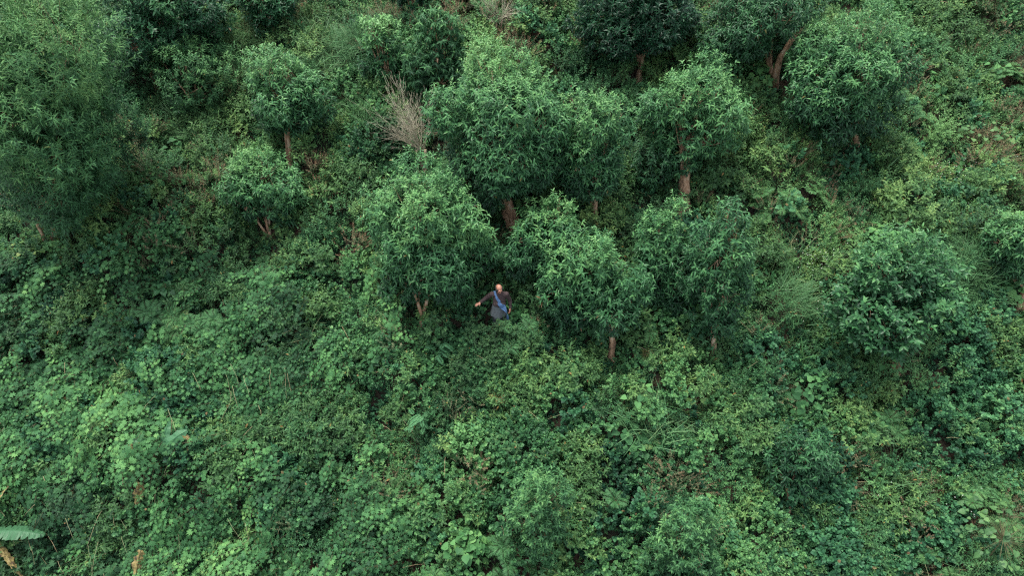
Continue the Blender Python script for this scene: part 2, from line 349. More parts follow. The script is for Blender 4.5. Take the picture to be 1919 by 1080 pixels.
# ------------------------------------------------------------------ instancing of clumps into one mesh
def frame_of(n):
    n = unit(n); x = unit(np.cross(np.array([0, 1.0, 0]), n)); y = np.cross(n, x); return np.stack([x, y, n], -1)
def inst(packs, X, Y, Z, yaw, scl, dtone, pick, mesh, lean=(0, -.22), nrm=None):
    """copy each packed clump to many places (all numpy)"""
    for vi, pk in enumerate(packs):
        sel = np.where(pick == vi)[0]
        if len(sel) == 0: continue
        c, s = np.cos(yaw[sel]), np.sin(yaw[sel]); Z0 = np.zeros_like(c)
        Rz = np.stack([np.stack([c, -s, Z0], -1), np.stack([s, c, Z0], -1), np.stack([Z0, Z0, Z0+1], -1)], -2)
        t = math.atan(-lean[1]); Rx = np.array([[1, 0, 0], [0, math.cos(t), -math.sin(t)], [0, math.sin(t), math.cos(t)]])
        Rm = (Rx[None] if nrm is None else frame_of(nrm[sel]))@Rz
        for (tp, mat), (P, A, N, S, T) in pk.items():
            Pn = np.einsum('kij,nj->kni', Rm, P)*scl[sel][:, None, None] + np.stack([X[sel], Y[sel], Z[sel]], -1)[:, None]
            An = np.einsum('kij,nj->kni', Rm, A); Nn = np.einsum('kij,nj->kni', Rm, N)
            Sn = S[None]*scl[sel][:, None]; Tn = np.clip(T[None]+dtone[sel][:, None]*(T[None] < .9), 0.02, .86+.14*(T[None] >= .9))
            Tn = np.where(T[None] < .9, np.minimum(Tn, .90), T[None]) if mesh.cap else Tn
            mesh.leaves(tp, Pn.reshape(-1, 3), An.reshape(-1, 3), Nn.reshape(-1, 3), Sn.ravel(), Tn.ravel(), mat)

# ------------------------------------------------------------------ where things stand (pixels of the photograph -> points of the hillside)
# trees: name -> base, crown box, species, stems, label
TREES = [
 # name, base px, crown box px, species, trunk radius, stems, tone, label
 ('broadleaf_tree', (95, 470), (-75, -25, 262, 475), 'fine', .07, 3, .60, 'tall feathery green tree filling the upper left corner', 1),
 ('broadleaf_tree', (300, 165), (185, -60, 430, 150), 'dark', .10, 2, .50, 'dark glossy tree at the top beside the tall feathery corner tree', 1),
 ('broadleaf_tree', (372, 228), (280, 58, 460, 222), 'fineb', .05, 2, .56, 'round dull green tree with a few pinkish leaf tips below the dark glossy one', 1),
 ('broadleaf_tree', (544, 318), (455, 108, 612, 262), 'tea', .10, 2, .52, 'small tree with pale feathery top and pale forked trunk left of the dead shrub', 1),
 ('broadleaf_tree', (508, 450), (398, 285, 572, 432), 'tea', .06, 3, .52, 'low round tree with three thin brown stems below the forked pale trunk', 1),
 ('broadleaf_tree', (728, 190), (668, 32, 775, 158), 'bright', .06, 2, .60, 'small bright green tree near the top edge right of the long grass', 1),
 ('broadleaf_tree', (815, 225), (757, 22, 880, 195), 'droop', .08, 2, .46, 'grey green tree with drooping leaves standing behind the dead shrub', 1),
 ('broadleaf_tree', (970, 428), (808, 98, 1068, 375), 'tea', .20, 2, .50, 'largest central tree with domed crown and thick orange brown trunk', 1),
 ('broadleaf_tree', (1120, 435), (1032, 172, 1180, 400), 'tea', .10, 2, .50, 'tree joined to the right side of the largest central tree, no trunk in view', 1),
 ('broadleaf_tree', (1281, 398), (1192, 128, 1388, 350), 'tea', .19, 1, .54, 'rounded tree right of centre on a short thick orange trunk', 1),
 ('broadleaf_tree', (1600, 300), (1458, 22, 1705, 282), 'tea', .12, 2, .50, 'broad dense tree at upper right above heart shaped leaves', 1),
 ('broadleaf_tree', (1455, 165), (1305, -50, 1555, 130), 'darkt', .10, 1, .42, 'dark tree at the top edge with a bare slanting limb on its right', 1),
 ('broadleaf_tree', (1195, 150), (1075, -75, 1320, 108), 'dark', .10, 2, .36, 'darkest blue green tree crown on the top edge right of centre', 1),
 ('broadleaf_tree', (790, 612), (685, 325, 905, 590), 'tea', .07, 2, .52, 'tree left of the man with a forked thin trunk', 1),
 ('broadleaf_tree', (1030, 545), (955, 368, 1098, 535), 'tea', .07, 2, .54, 'small tree directly up the slope to the right of the man', 1),
 ('broadleaf_tree', (1148, 675), (1028, 435, 1205, 640), 'tea', .09, 1, .50, 'tree right of the man with one mottled pale trunk', 1),
 ('broadleaf_tree', (1255, 600), (1180, 378, 1325, 605), 'tea', .08, 2, .52, 'left tree of the dense pair right of centre with light topped crown', 1),
 ('broadleaf_tree', (1340, 680), (1265, 395, 1415, 665), 'darkt', .08, 2, .46, 'right tree of the dense pair right of centre, darker and finer leaved', 1),
 ('broadleaf_tree', (1680, 700), (1568, 448, 1780, 680), 'teab', .09, 2, .47, 'rounded glossy bush tree standing alone at the right', 1),
 ('broadleaf_tree', (1910, 580), (1855, 385, 1985, 535), 'tea', .10, 1, .54, 'tree cut by the right edge above its pale brown trunk', 1),
 ('broadleaf_tree', (1478, 955), (1425, 800, 1552, 935), 'darkt', .06, 1, .40, 'small dark round tree at lower right on a short pale stump', 1),
 ('broadleaf_tree', (1020, 1050), (950, 880, 1090, 1055), 'fineb', .03, 3, .52, 'pale leafy bush at the bottom edge slightly right of centre', 1),
 ('broadleaf_tree', (1285, 1105), (1210, 950, 1350, 1115), 'fineb', .03, 3, .46, 'leafy bush on the bottom edge right of the pale bush', 1),
 ('broadleaf_tree', (768, 65), (735, -60, 805, 30), 'dark', .07, 1, .40, 'narrow dark treetop on the top edge left of centre', 1),
 ('broadleaf_tree', (512, 90), (452, -45, 560, 62), 'dark', .06, 2, .52, 'small green shrub tree on the top edge left of the long grass', 1),
]
SPEC = {  # leaf size, leaf template, sprig length, droop, density, material, top brightening with painted shade below, leaves per sprig
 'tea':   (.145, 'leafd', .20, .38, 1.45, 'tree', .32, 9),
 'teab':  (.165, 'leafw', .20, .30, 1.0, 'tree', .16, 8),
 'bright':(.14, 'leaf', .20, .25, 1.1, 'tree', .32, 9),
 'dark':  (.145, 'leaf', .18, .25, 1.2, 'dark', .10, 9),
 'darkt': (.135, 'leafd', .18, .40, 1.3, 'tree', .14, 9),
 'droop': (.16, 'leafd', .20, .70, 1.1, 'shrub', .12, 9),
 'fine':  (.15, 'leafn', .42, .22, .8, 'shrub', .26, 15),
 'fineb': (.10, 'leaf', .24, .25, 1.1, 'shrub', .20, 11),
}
TRUNKS = []; MX, MY = -.03, -.19
VIS = {3: 262, 4: 418, 7: 368, 9: 345, 13: 562, 15: 600, 19: 530, 20: 935}      # height on the trunk where the leaves begin
def build_tree(spec, idx):
    name, bpx, box, sp, tr, stems, tone, label, _ = spec
    rng = np.random.default_rng(100+idx)
    LS, tp, SL, droop, dens, mat, topb, nl = SPEC[sp]
    B = at(*bpx); TRUNKS.append((B[0], B[1], bpx))
    cx, cy = (box[0]+box[2])/2, (box[1]+box[3])/2
    C = onplane(cx, cy, B[1]+(.5 if idx in VIS else .1)); _, _, dep = project(C); k = F/dep
    a = (box[2]-box[0])/2/k; hh = (box[3]-box[1])/2/k*1.05; a *= 1.05; sh = .90 if idx in (1, 2, 5, 6, 10, 11, 12, 16, 17) else 1.0; a *= sh; hh *= sh
    pe = math.atan2(CAM[2]-C[2], math.hypot(C[0]-CAM[0], C[1]-CAM[1])); ad = a*.85
    bz = math.sqrt(max((hh**2 - (ad*math.sin(pe))**2), (hh*.55)**2))/math.cos(pe)
    root = empty(name, B); tag(root, label, 'tree', 'broadleaf trees on the hillside')
    # lobes of the crown
    nlobe = int(8 + a*9); G = rnd_dirs(nlobe, rng); G[:, 2] = np.where(G[:, 2] < -.8, -G[:, 2], G[:, 2]); rad = rng.uniform(.55, .84, nlobe)
    lob = [(C*1.0, np.array([a*.62, ad*.62, bz*.66]))]
    for g, r in zip(G, rad):
        fr_ = rng.uniform(.20, .40)
        lob.append((C + g*np.array([a, ad, bz])*r, np.array([a, ad*1.0, bz])*fr_*rng.uniform(.8, 1.1, 3)))
    gz = lambda P: ground(P[:, 0], P[:, 1])
    Ps, Ds, Ls = [], [], []
    for ci, ra in lob:
        m = float(np.prod(ra)**(1/3)); ns = int(4*math.pi*m*m*(30 if ci is not lob[0][0] else 20)*dens) + 6
        d = rnd_dirs(ns, rng); depthf = np.where(rng.random(ns) < .78, rng.uniform(.9, 1.10, ns), rng.uniform(.5, .92, ns)); depthf = np.where(rng.random(ns) < .05+.09*(d[:, 2] > .2), rng.uniform(1.12, 1.42, ns), depthf)
        lump = 1 + .20*np.array([wob(x, y, 2.6/m*.5, z*4/m) for x, y, z in d*m])
        P = ci + d*ra*(depthf*lump)[:, None]
        keep = np.ones(ns, bool)
        for cj, rb in lob:
            if cj is ci: continue
            q = np.linalg.norm((P-cj)/rb, axis=1); keep &= (q > .82) | (rng.random(ns) < .10)
        # open bottom, more leaves towards the light
        low = (P[:, 2]-C[2])/bz
        keep &= (low > -.95) | (rng.random(ns) < .35)
        keep &= P[:, 2] > gz(P)+.15
        if idx == 11:      # the slanting limb stays bare
            s0 = onplane(1458, 115, B[1]-.5); s1 = onplane(1506, 48, B[1]-.3); sv = (s1-s0)[[0, 2]]; pv = (P-s0)[:, [0, 2]]
            tq = np.clip(pv@sv/(sv@sv), 0, 1); keep &= ~((np.linalg.norm(pv-tq[:, None]*sv, axis=1) < .24) & (P[:, 1] < B[1]-.1))
        if idx in VIS:
            hv = (B[2] + (bpx[1]-VIS[idx])/k/.76); keep &= ~((abs(P[:, 0]-B[0]) < .30) & (P[:, 1] < B[1]+.25) & (P[:, 2] < hv+.1))
        Ls.append(np.full(keep.sum(), rng.normal(0, .055))); Ps.append(P[keep]); dd = unit(d/ra*m)
        Ds.append(dd[keep])
    P = np.concatenate(Ps); D = np.concatenate(Ds); LT = np.concatenate(Ls); n = len(P)
    D = unit(D*.70 + np.array([0, 0, .85 if sp != 'droop' else .1]) + rng.normal(0, .22, (n, 3)))
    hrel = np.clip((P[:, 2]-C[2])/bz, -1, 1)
    out = np.clip(np.linalg.norm((P-C)/np.array([a, ad, bz]), axis=1), 0, 1.1)
    fr = Frames()
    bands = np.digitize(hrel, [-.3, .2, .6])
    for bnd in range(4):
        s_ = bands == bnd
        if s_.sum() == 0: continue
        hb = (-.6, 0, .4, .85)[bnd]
        tn = tone - .03 + topb*(hb*.8) + LT[s_][:, None]  # tone by height: paler young tops, crown shade painted into the low leaves
        t2, S2, dr = tp, LS, droop
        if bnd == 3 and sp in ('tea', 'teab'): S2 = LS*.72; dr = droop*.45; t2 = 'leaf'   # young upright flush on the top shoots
        if sp == 'fine' and bnd == 3: S2 = LS*.8; dr = .08
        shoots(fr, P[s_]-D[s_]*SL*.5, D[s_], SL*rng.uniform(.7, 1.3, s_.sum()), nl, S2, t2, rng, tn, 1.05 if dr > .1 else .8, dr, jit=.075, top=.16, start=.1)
    # a lower tier of leaves hidden inside keeps the heart of the crown from being hollow
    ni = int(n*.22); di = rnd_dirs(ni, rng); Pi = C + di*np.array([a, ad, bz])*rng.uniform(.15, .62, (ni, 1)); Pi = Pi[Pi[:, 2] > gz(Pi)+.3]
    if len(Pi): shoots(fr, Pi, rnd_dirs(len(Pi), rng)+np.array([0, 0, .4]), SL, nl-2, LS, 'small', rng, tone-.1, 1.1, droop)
    pk = fr.pack()
    brown(pk, rng, .0015)
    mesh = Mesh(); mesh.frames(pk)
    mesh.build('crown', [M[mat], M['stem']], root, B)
    # trunk, limbs and twigs
    tm = Mesh(); Bs = B - np.array([0, 0, .15]); low = C - np.array([0, 0, bz*.55])
    for s in range(stems):
        off = rng.normal(0, tr*1.1, 3)*np.array([1, 1, 0]) if stems > 1 else np.zeros(3)
        tgt = C + rng.normal(0, .25, 3)*np.array([a, ad, .3]) ; mid = (Bs+off)*.45 + (low*np.array([.3, .3, 1])+Bs*np.array([.7, .7, 0])+off*2)*.55 + rng.normal(0, .05, 3)
        tt = np.linspace(0, 1, 12)[:, None]; pts = (1-tt)**2*(Bs+off*.4) + 2*tt*(1-tt)*mid + tt*tt*tgt
        pts[:, :2] += rng.normal(0, .012, (12, 2))
        r0 = tr/(stems**.35)
        rr = r0*(1.25-.9*tt[:, 0]); rr[0] *= 1.3; rr[1] *= 1.12
        tm.tube(pts, rr, 9, .5, 0, .07, rng)
        for L_ in range(5 if s == 0 else 3):
            ci, ra = lob[1 + rng.integers(len(lob)-1)]; st = pts[rng.integers(5, 10)]
            e = ci + rng.normal(0, .1, 3); m2 = (st+e)/2 + np.array([0, 0, .12]) + rng.normal(0, .06, 3)
            t2 = np.linspace(0, 1, 7)[:, None]; bp_ = (1-t2)**2*st + 2*t2*(1-t2)*m2 + t2*t2*e
            tm.tube(bp_, r0*.42*(1.1-.85*t2[:, 0]), 6, .5, 0, .05, rng)
            for q in range(7):
                s2 = bp_[rng.integers(2, 7)]; e2 = ci + rnd_dirs(1, rng)[0]*ra*.9
                tm.tube(np.linspace(s2, e2, 4)+np.vstack([np.zeros(3), rng.normal(0, .04, (2, 3)), np.zeros(3)]), r0*.13*np.array([1, .8, .6, .3]), 4, .5, 0)
    if idx == 11:    # the bare slanting limb seen at the right of this crown
        a0 = onplane(1462, 108, B[1]-.5); a1 = onplane(1500, 55, B[1]-.3)
        pts = np.array([Bs, (Bs+a0)/2+np.array([-.05, 0, 0]), a0, (a0+a1)/2+np.array([0, 0, .04]), a1, a1+(a1-a0)*.4])
        tm.tube(pts, [.12, .10, .085, .075, .06, .03], 8, .5, 0, .06, rng)
    tm.build('trunk', [M['bark']], root, B)
for i, t in enumerate(TREES): build_tree(t, i)

# ------------------------------------------------------------------ dead shrubs
def dead_shrub(bpx, tips, label, seed, rad, nb):
    rng = np.random.default_rng(seed); B = at(*bpx); root = empty('dead_shrub', B); tag(root, label, 'dead shrub', 'bare dead shrubs'); TRUNKS.append((B[0], B[1], bpx))
    tm = Mesh(); top = onplane(tips[0][0], tips[0][1], B[1])
    for off in (-1, 1):
        pts = np.linspace(B-np.array([0, 0, .1]), top + np.array([off*.09, 0, 0]), 7) + rng.normal(0, .015, (7, 3)); pts[:, 0] += off*rad*.6
        tm.tube(pts, rad*np.linspace(1.1, .6, 7), 8, .5, 0, .1, rng)
    tm.build('trunk', [M['palebark']], root, B)
    bm_ = Mesh()
    for i in range(nb):
        tx, ty = tips[1+rng.integers(len(tips)-1)]; e = onplane(tx+rng.normal(0, 16), ty+rng.normal(0, 16), B[1]+rng.normal(0, .4))
        st = top + rng.normal(0, .05, 3); md = (st+e)/2 + rng.normal(0, .08, 3)+np.array([0, 0, -.05]); t = np.linspace(0, 1, 7)[:, None]
        p = (1-t)**2*st + 2*t*(1-t)*md + t*t*e; bm_.tube(p, np.linspace(.007, .0018, 7), 4, .5, 0)
        for j in range(14):
            s2 = p[rng.integers(2, 7)]; e2 = s2 + (unit(e-st) + rng.normal(0, .45, 3))*rng.uniform(.15, .42)
            bm_.tube(np.linspace(s2, e2, 3)+rng.normal(0, .01, (3, 3)), [.0035, .0028, .0018], 3, .5, 0)
    bm_.build('twigs', [M['twig']], root, B)
dead_shrub((797, 318), [(790, 280), (738, 250), (722, 226), (742, 190), (772, 196), (800, 205), (735, 180), (765, 222), (750, 230)], 'leafless pale dead shrub with fanned twigs beside the largest central tree', 5, .06, 48)
dead_shrub((934, 85), [(936, 38), (920, 8), (945, -2), (958, 12), (905, 0), (970, 20)], 'small leafless whitish shrub at the top edge above the largest central tree', 6, .035, 20)

# ------------------------------------------------------------------ single plants that stand out
def plant(name, px, maker, mats, label, cat, group=None, lift=0.0, yaw=0.0, scl=1.0, part='leaves'):
    B = at(px[0], px[1]); root = empty(name, B); tag(root, label, cat, group)
    pk = maker.pack(); m = Mesh(); st = Mesh(); c, s = math.cos(yaw), math.sin(yaw); Rz = np.array([[c, -s, 0], [s, c, 0], [0, 0, 1]])
    for (tp, mat), (P, A, N, S, T) in pk.items():
        (m if mat == 0 else st).leaves(tp, (P@Rz.T)*scl+B+np.array([0, 0, lift]), A@Rz.T, N@Rz.T, S*scl, T, 0)
    m.build(part, [mats[0]], root, B)
    if lift > 0:
        rg = np.random.default_rng(int(px[0])); st.tube(np.linspace(B-np.array([0, 0, .05]), B+np.array([0, 0, lift+.12]), 5)+rg.normal(0, .01, (5, 3)), np.linspace(.02, .01, 5), 5, .5, 0)
    if st.n: st.build('stems', [mats[1]], root, B)
    return root
rg = np.random.default_rng(55)
def c_bush(rng, Rb, H, S, tp, tone, n=60, nl=11):
    fr = Frames(); p, q = dome(n, Rb, rng, 0); h = .38*rng.uniform(.7, 1.2, n); p[:, 2] = np.maximum(H*np.sqrt(np.clip(1-q**2, 0, 1))*rng.uniform(.45, 1, n)-.1, 0)
    d = unit(p*[1, 1, .3]+1e-6)*.6 + np.array([0, -.1, .9]) + rng.normal(0, .2, (n, 3)); shoots(fr, p, d, h, nl, S, tp, rng, tone, 1.0, .25, start=.12)
    m_ = n//2; stem_lines(fr, np.zeros((m_, 3)), p[:m_], np.linalg.norm(p[:m_], axis=1), 1, .5); return fr
BUSH = [((70, 500), .75, .9, .10, 'leaf', .46, 'shrub', 'dark green bush hiding the foot of the tall corner tree at the left edge'),
 ((150, 455), .6, .8, .09, 'small', .50, 'shrub', 'small leaved bush between the corner tree foot and the green bush beside it'),
 ((455, 120), .55, .8, .07, 'small', .60, 'weed', 'fine leaved olive shrub left of the long grass near the top edge'),
 ((1188, 205), .35, .75, .13, 'leaf', .56, 'shrub', 'upright shrub with pale long leaves above the joined central crown'),
 ((1062, 128), .5, .7, .09, 'leaf', .44, 'shrub', 'dull green shrub between the largest central tree and the darkest crown'),
 ((1432, 305), .65, .8, .09, 'leaf', .54, 'weed', 'olive bush just right of the rounded tree with the thick orange trunk'),
 ((1850, 130), .6, .7, .08, 'small', .56, 'shrub', 'grey green bush near the top right corner'),
 ((590, 810), .6, .6, .12, 'thin', .52, 'shrub', 'narrow leaved grey green bush at the right edge of the lobed vine'),
 ((1390, 760), .6, .6, .08, 'round', .52, 'shrub', 'small leaved bush left of the arching ginger like plant'),
 ((1000, 700), .45, .6, .13, 'leaf', .62, 'weed', 'bright long leaved bush below and right of the man'),
 ((205, 330), .6, .8, .09, 'leaf', .46, 'shrub', 'green bush at the right foot of the tall corner tree'),
 ((1810, 400), .6, .7, .10, 'round', .44, 'shrub', 'round leaved dull bush below the wide pale plant at upper right'),
 ((1130, 800), .6, .55, .085, 'round', .56, 'shrub', 'rounded leafy bush below the mottled pale trunk'),
 ((700, 320), .7, .45, .085, 'round', .58, 'shrub', 'mat of pale rounded leaves left of the foot of the leafless shrub')]
for px, Rb, H, S, tp, tn, mt, lab in BUSH:
    plant('shrub', px, c_bush(rg, Rb, H, S, tp, tn), (M[mt], M['stem']), lab, 'shrub', 'shrubs in the undergrowth', lift=.12)
FERNS = [((318, 480), .75, .62, 'pale green fern spreading over the weeds at the left, below the low round tree'),
 ((1272, 128), .7, .60, 'light green fern above the rounded tree right of centre'),
 ((1178, 352), .75, .42, 'fern in the gap between the paired central crown and the rounded tree'),
 ((1172, 300), .55, .38, 'smaller dark fern higher in the gap left of the rounded tree'),
 ((928, 512), .5, .56, 'upright fern just up the slope from the head of the man'),
 ((905, 535), .42, .48, 'dark fern behind the outstretched arm of the man'),
 ((612, 530), .6, .60, 'fern among fine weeds left of the tree beside the man'),
 ((1212, 852), .55, .66, 'yellow green fern in the lower right centre'),
 ((720, 640), .5, .46, 'fern below the forked trunk left of the man'),
 ((925, 868), .42, .95, 'rusty brown fern among the lower centre shrubs'),
 ((935, 765), .36, .92, 'reddish fern frond tips below the man in the shrubs'),
 ((1205, 690), .4, .80, 'withered fern at the foot of the mottled pale trunk'),
 ((320, 565), .5, .52, 'dark fern at the upper edge of the lobed vine, left'),
 ((1640, 900), .45, .60, 'olive fern between the dark round tree and the pale broadleaf sapling'),
 ((1880, 1010), .5, .70, 'yellowish fern near the lower right corner')]
for px, L, tn, lab in FERNS:
    plant('fern', px, c_fern(rg, n=8, L=L, tone=tn), (M['fern'], M['stem']), lab, 'fern', 'ferns in the undergrowth', lift=.38)
def sapling(rng, S, n, R0, H, tone, tp='heart'):
    fr = c_broad(rng, n=n, S=S, tone=tone, R0=R0, H=H); return fr
BROAD = [((1830, 1075), 'broadleaf_sapling', .13, 90, 1.0, .55, .54, 1.45, 'weed', 'tall sapling with layered pale broad leaves on a thin forked stem, lower right'),
 ((1815, 285), 'broadleaf_sapling', .14, 56, 1.0, .35, .58, .65, 'weed', 'wide pale yellow green broad leaved plant at upper right'),
 ((1695, 420), 'broadleaf_sapling', .24, 7, .30, .2, .60, .5, 'vine', 'plant of a few very large pale leaves right of centre, above the lone bush tree'),
 ((1560, 320), 'broadleaf_sapling', .16, 34, .62, .3, .38, .4, 'blue', 'heart leaved dark blue green plant under the broad upper right tree'),
 ((1590, 850), 'broadleaf_sapling', .15, 16, .45, .2, .74, .6, 'weed', 'pale broad leaved plant above the small dark round tree'),
 ((1298, 760), 'broadleaf_sapling', .17, 14, .38, .25, .72, .45, 'weed', 'pale large leaved plant below the dense pair of trees'),
 ((1575, 870), 'broadleaf_sapling', .16, 5, .12, .1, .86, .3, 'weed', 'yellowish three lobed leaf plant just left of the olive fern'),
 ((70, 500), 'broadleaf_sapling', .15, 18, .5, .3, .80, .5, 'weed', 'pale green plant with drooping leaves below the tall corner tree'),
 ((1570, 500), 'broadleaf_sapling', .14, 18, .5, .2, .62, .4, 'weed', 'low plant with flat pale leaves above and left of the lone bush tree'),
 ((320, 560), 'broadleaf_sapling', .15, 22, .42, .3, .46, .4, 'shrub', 'shrub with long hanging leaves above the lobed vine'),
 ((175, 700), 'broadleaf_sapling', .12, 22, .35, .2, .66, .4, 'weed', 'light plant with narrow leaves among the lobed vine, left'),
 ((540, 1065), 'broadleaf_sapling', .13, 30, .42, .3, .62, .4, 'shrub', 'star leaved plant on the bottom edge right of the withered banana stem'),
 ((1855, 600), 'broadleaf_sapling', .13, 20, .5, .2, .45, .3, 'shrub', 'dull green plant left of the trunk at the right edge')]
for px, nm, S, n, R0, H, tn, lift, mt, lab in BROAD:
    plant(nm, px, c_broad(rg, n=n, S=S, tone=tn, R0=R0, H=H), (M[mt], M['stem']), lab, 'plant', 'broad leaved plants', lift=lift)
# long strap leaves
def straps(rng, n, L, tp, tone, lean=(0, -.2), el=(.3, 1.1), az=None):
    fr = Frames(); a = rng.uniform(0, 6.28, n) if az is None else np.asarray(az); e = rng.uniform(*el, n)
    A = np.stack([np.cos(a)*np.cos(e)+lean[0], np.sin(a)*np.cos(e)+lean[1], np.sin(e)], 1)
    N = np.array([0, 0, 1.0])+rng.normal(0, .1, (n, 3))-A*.1
    fr.add(tp, np.zeros((n, 3))+rng.normal(0, .03, (n, 3)), A, N, L*rng.uniform(.8, 1.15, n), np.clip(tone+rng.normal(0, .04, n), 0, .9)); return fr
STR = [((1592, 800), .62, 7, 'big', .62, [3.0, 3.5, 4.0, 4.5, 2.3, 5.4, 1.0], 'ginger like plant with arching long pale leaves below the lone bush tree'),
 ((1494, 690), .60, 6, 'bladew', .62, None, 'clump of upright sword shaped leaves left of the lone bush tree'),
 ((1528, 735), .65, 7, 'bladew', .60, None, 'second sword leaved clump, just above the ginger like plant'),
 ((1648, 735), .45, 5, 'bladew', .58, None, 'short sword leaved clump under the lone bush tree'),
 ((1880, 770), .5, 6, 'bladew', .55, None, 'sword leaved clump near the right edge below the cut off tree')]
for px, L, n, tp, tn, az, lab in STR:
    plant('strap_leaved_plant', px, straps(rg, n, L, tp, tn, az=az, el=(.15, .6) if tp == 'big' else (.9, 1.4)), (M['fern'], M['stem']), lab, 'plant', 'strap leaved plants', lift=.3)
def c_feather(rng, L=.34, tone=.6, n=16):
    fr = Frames()
    for i in range(n):
        d = unit(np.array([rng.normal(), rng.normal()-.4, rng.uniform(-.1, .9)])); b = np.array([rng.normal()*.12, rng.normal()*.12, rng.uniform(0, .35)])
        frond(fr, b, d, L*rng.uniform(.7, 1.2), rng, tone, 14, .17, .35, 'small')
    return fr
for px, tn, lab in [((838, 685), .58, 'blue green feathery shrub directly below the man, slightly left'), ((795, 820), .66, 'pale feathery leaf plant at lower centre left'),
                    ((1215, 985), .60, 'blue green feathery plant near the bottom, right of the pale bush')]:
    plant('feathery_shrub', px, c_feather(rg, tone=tn), (M['blue'], M['stem']), lab, 'shrub', 'feathery leaved shrubs', lift=.45)
# banana
M['banana'] = ramp_mat('banana_leaf', [(0, (.04, .11, .05)), (.5, (.07, .20, .09)), (.8, (.15, .28, .14)), (.9, (.34, .27, .06)), (1, (.30, .15, .07))], .45, .25)
M['withered'] = bark('withered_banana_leaf', (.05, .028, .018), (.20, .16, .045), (.24, .17, .11), 14)
def blade_leaf(px0, px1, h0, h1, wid, name_root, sag=.15, twist=0.0, n=22, tone=.6, mat='banana', fold=.25, tatter=.12, seed=1, tears=0):
    """one long leaf from point over px0 to point over px1, with midrib, fold and a tattered rim"""
    rng = np.random.default_rng(seed); a = at(px0[0], px0[1], h0); b = at(px1[0], px1[1], h1); m = Mesh(); t = np.linspace(0, 1, n)
    P = a*(1-t)[:, None] + b*t[:, None]; P[:, 2] += sag*4*t*(1-t); d = unit(np.gradient(P, axis=0)); s = unit(np.cross(d, [0, 0, 1.0])); up = np.cross(s, d)
    s = s*math.cos(twist)+up*math.sin(twist); up = np.cross(s, d); V = []; F_ = []; W = wid*np.sin(np.pi*np.clip(t*.93+.05, 0, 1))**.55
    for q_ in (rng.choice(n-4, tears, False)+2 if tears else []): W[q_] *= .55
    cols = [-1, -.5, -.04, 0, .04, .5, 1]
    for i in range(n):
        for c in cols:
            ww = W[i]*(1+(rng.normal()*tatter if abs(c) == 1 else 0)); z = (-fold*abs(c)*W[i]) + (.012 if c == 0 else 0) + .012*math.sin(i*1.9)*(abs(c) > .4)
            V.append(P[i]+s[i]*c*ww+up[i]*z)
    k = len(cols)
    for i in range(n-1):
        for j in range(k-1):
            q = i*k+j; F_ += [(q, q+1, q+k+1), (q, q+k+1, q+k)]
    T = np.tile([tone, tone, tone+.05, .72, tone+.05, tone, tone], n) + rng.normal(0, .02, n*k); m.raw(V, F_, T, 0)
    return m, a
def banana(base, label, leaves):
    B = at(*base); root = empty('banana_plant', B); tag(root, label, 'banana plant', 'banana plants grown over by the vine')
    st = Mesh(); st.tube(np.linspace(B-np.array([0, 0, .1]), B+np.array([0, 0, .75]), 6), np.linspace(.07, .045, 6), 9, .5, 0, .04, rg); st.build('stem', [M['withered']], root, B)
    for kind, args in leaves:
        m, a = blade_leaf(*args[:5], name_root=None, **args[5])
        o = m.build('withered_leaf' if kind == 'w' else 'leaf', [M['withered'] if kind == 'w' else M['banana']], root, B)
        if kind == 'w': o['label'] = 'brown and yellow withered leaf'
banana((-35, 1045), 'banana plant at the left edge near the bottom with one long green leaf', [
  ('g', ((-30, 1000), (84, 1003), .95, .85, .21, dict(sag=.14, twist=.15, tone=.12, seed=2, fold=.35, tatter=.05, n=40, tears=6))),
  ('w', ((-18, 1000), (44, 1085), .8, .45, .07, dict(sag=.05, twist=.3, seed=3, tatter=.3))),
  ('w', ((-14, 955), (16, 912), .8, .95, .10, dict(sag=.05, twist=.5, seed=4, tatter=.25, n=10)))])
banana((300, 880), 'banana plant half buried in the lobed vine with folded dull leaves', [
  ('g', ((292, 850), (240, 828), .86, 1.02, .15, dict(sag=.08, twist=.5, tone=.22, seed=5, n=12))),
  ('g', ((303, 852), (352, 808), .86, 1.04, .14, dict(sag=.10, twist=-.6, tone=.3, seed=6, n=12))),
  ('g', ((302, 846), (318, 790), .86, .98, .12, dict(sag=.04, twist=.1, tone=.18, seed=7, n=12))),
  ('w', ((262, 832), (238, 842), 1.02, .98, .07, dict(sag=.03, twist=.6, seed=8, tatter=.3, n=8))),
  ('w', ((335, 815), (366, 832), 1.03, .92, .07, dict(sag=.04, twist=-.4, seed=9, tatter=.3, n=8)))])
def hanging_dead(px0, px1, h0, h1, wid, label, seed):
    m, a = blade_leaf(px0, px1, h0, h1, wid, None, sag=.03, twist=.5, seed=seed, tatter=.35, n=14, fold=.6)
    o = m.build('withered_banana_leaf', [M['withered']], None, a); tag(o, label, 'dead leaf', 'withered banana leaves hanging in the vine')
hanging_dead((262, 905), (255, 952), .95, .68, .11, 'yellow and brown withered banana leaf hanging alone in the lobed vine', 11)
hanging_dead((264, 1032), (254, 1088), .95, .65, .10, 'greyish withered banana leaf on the bottom edge below the yellow one', 12)

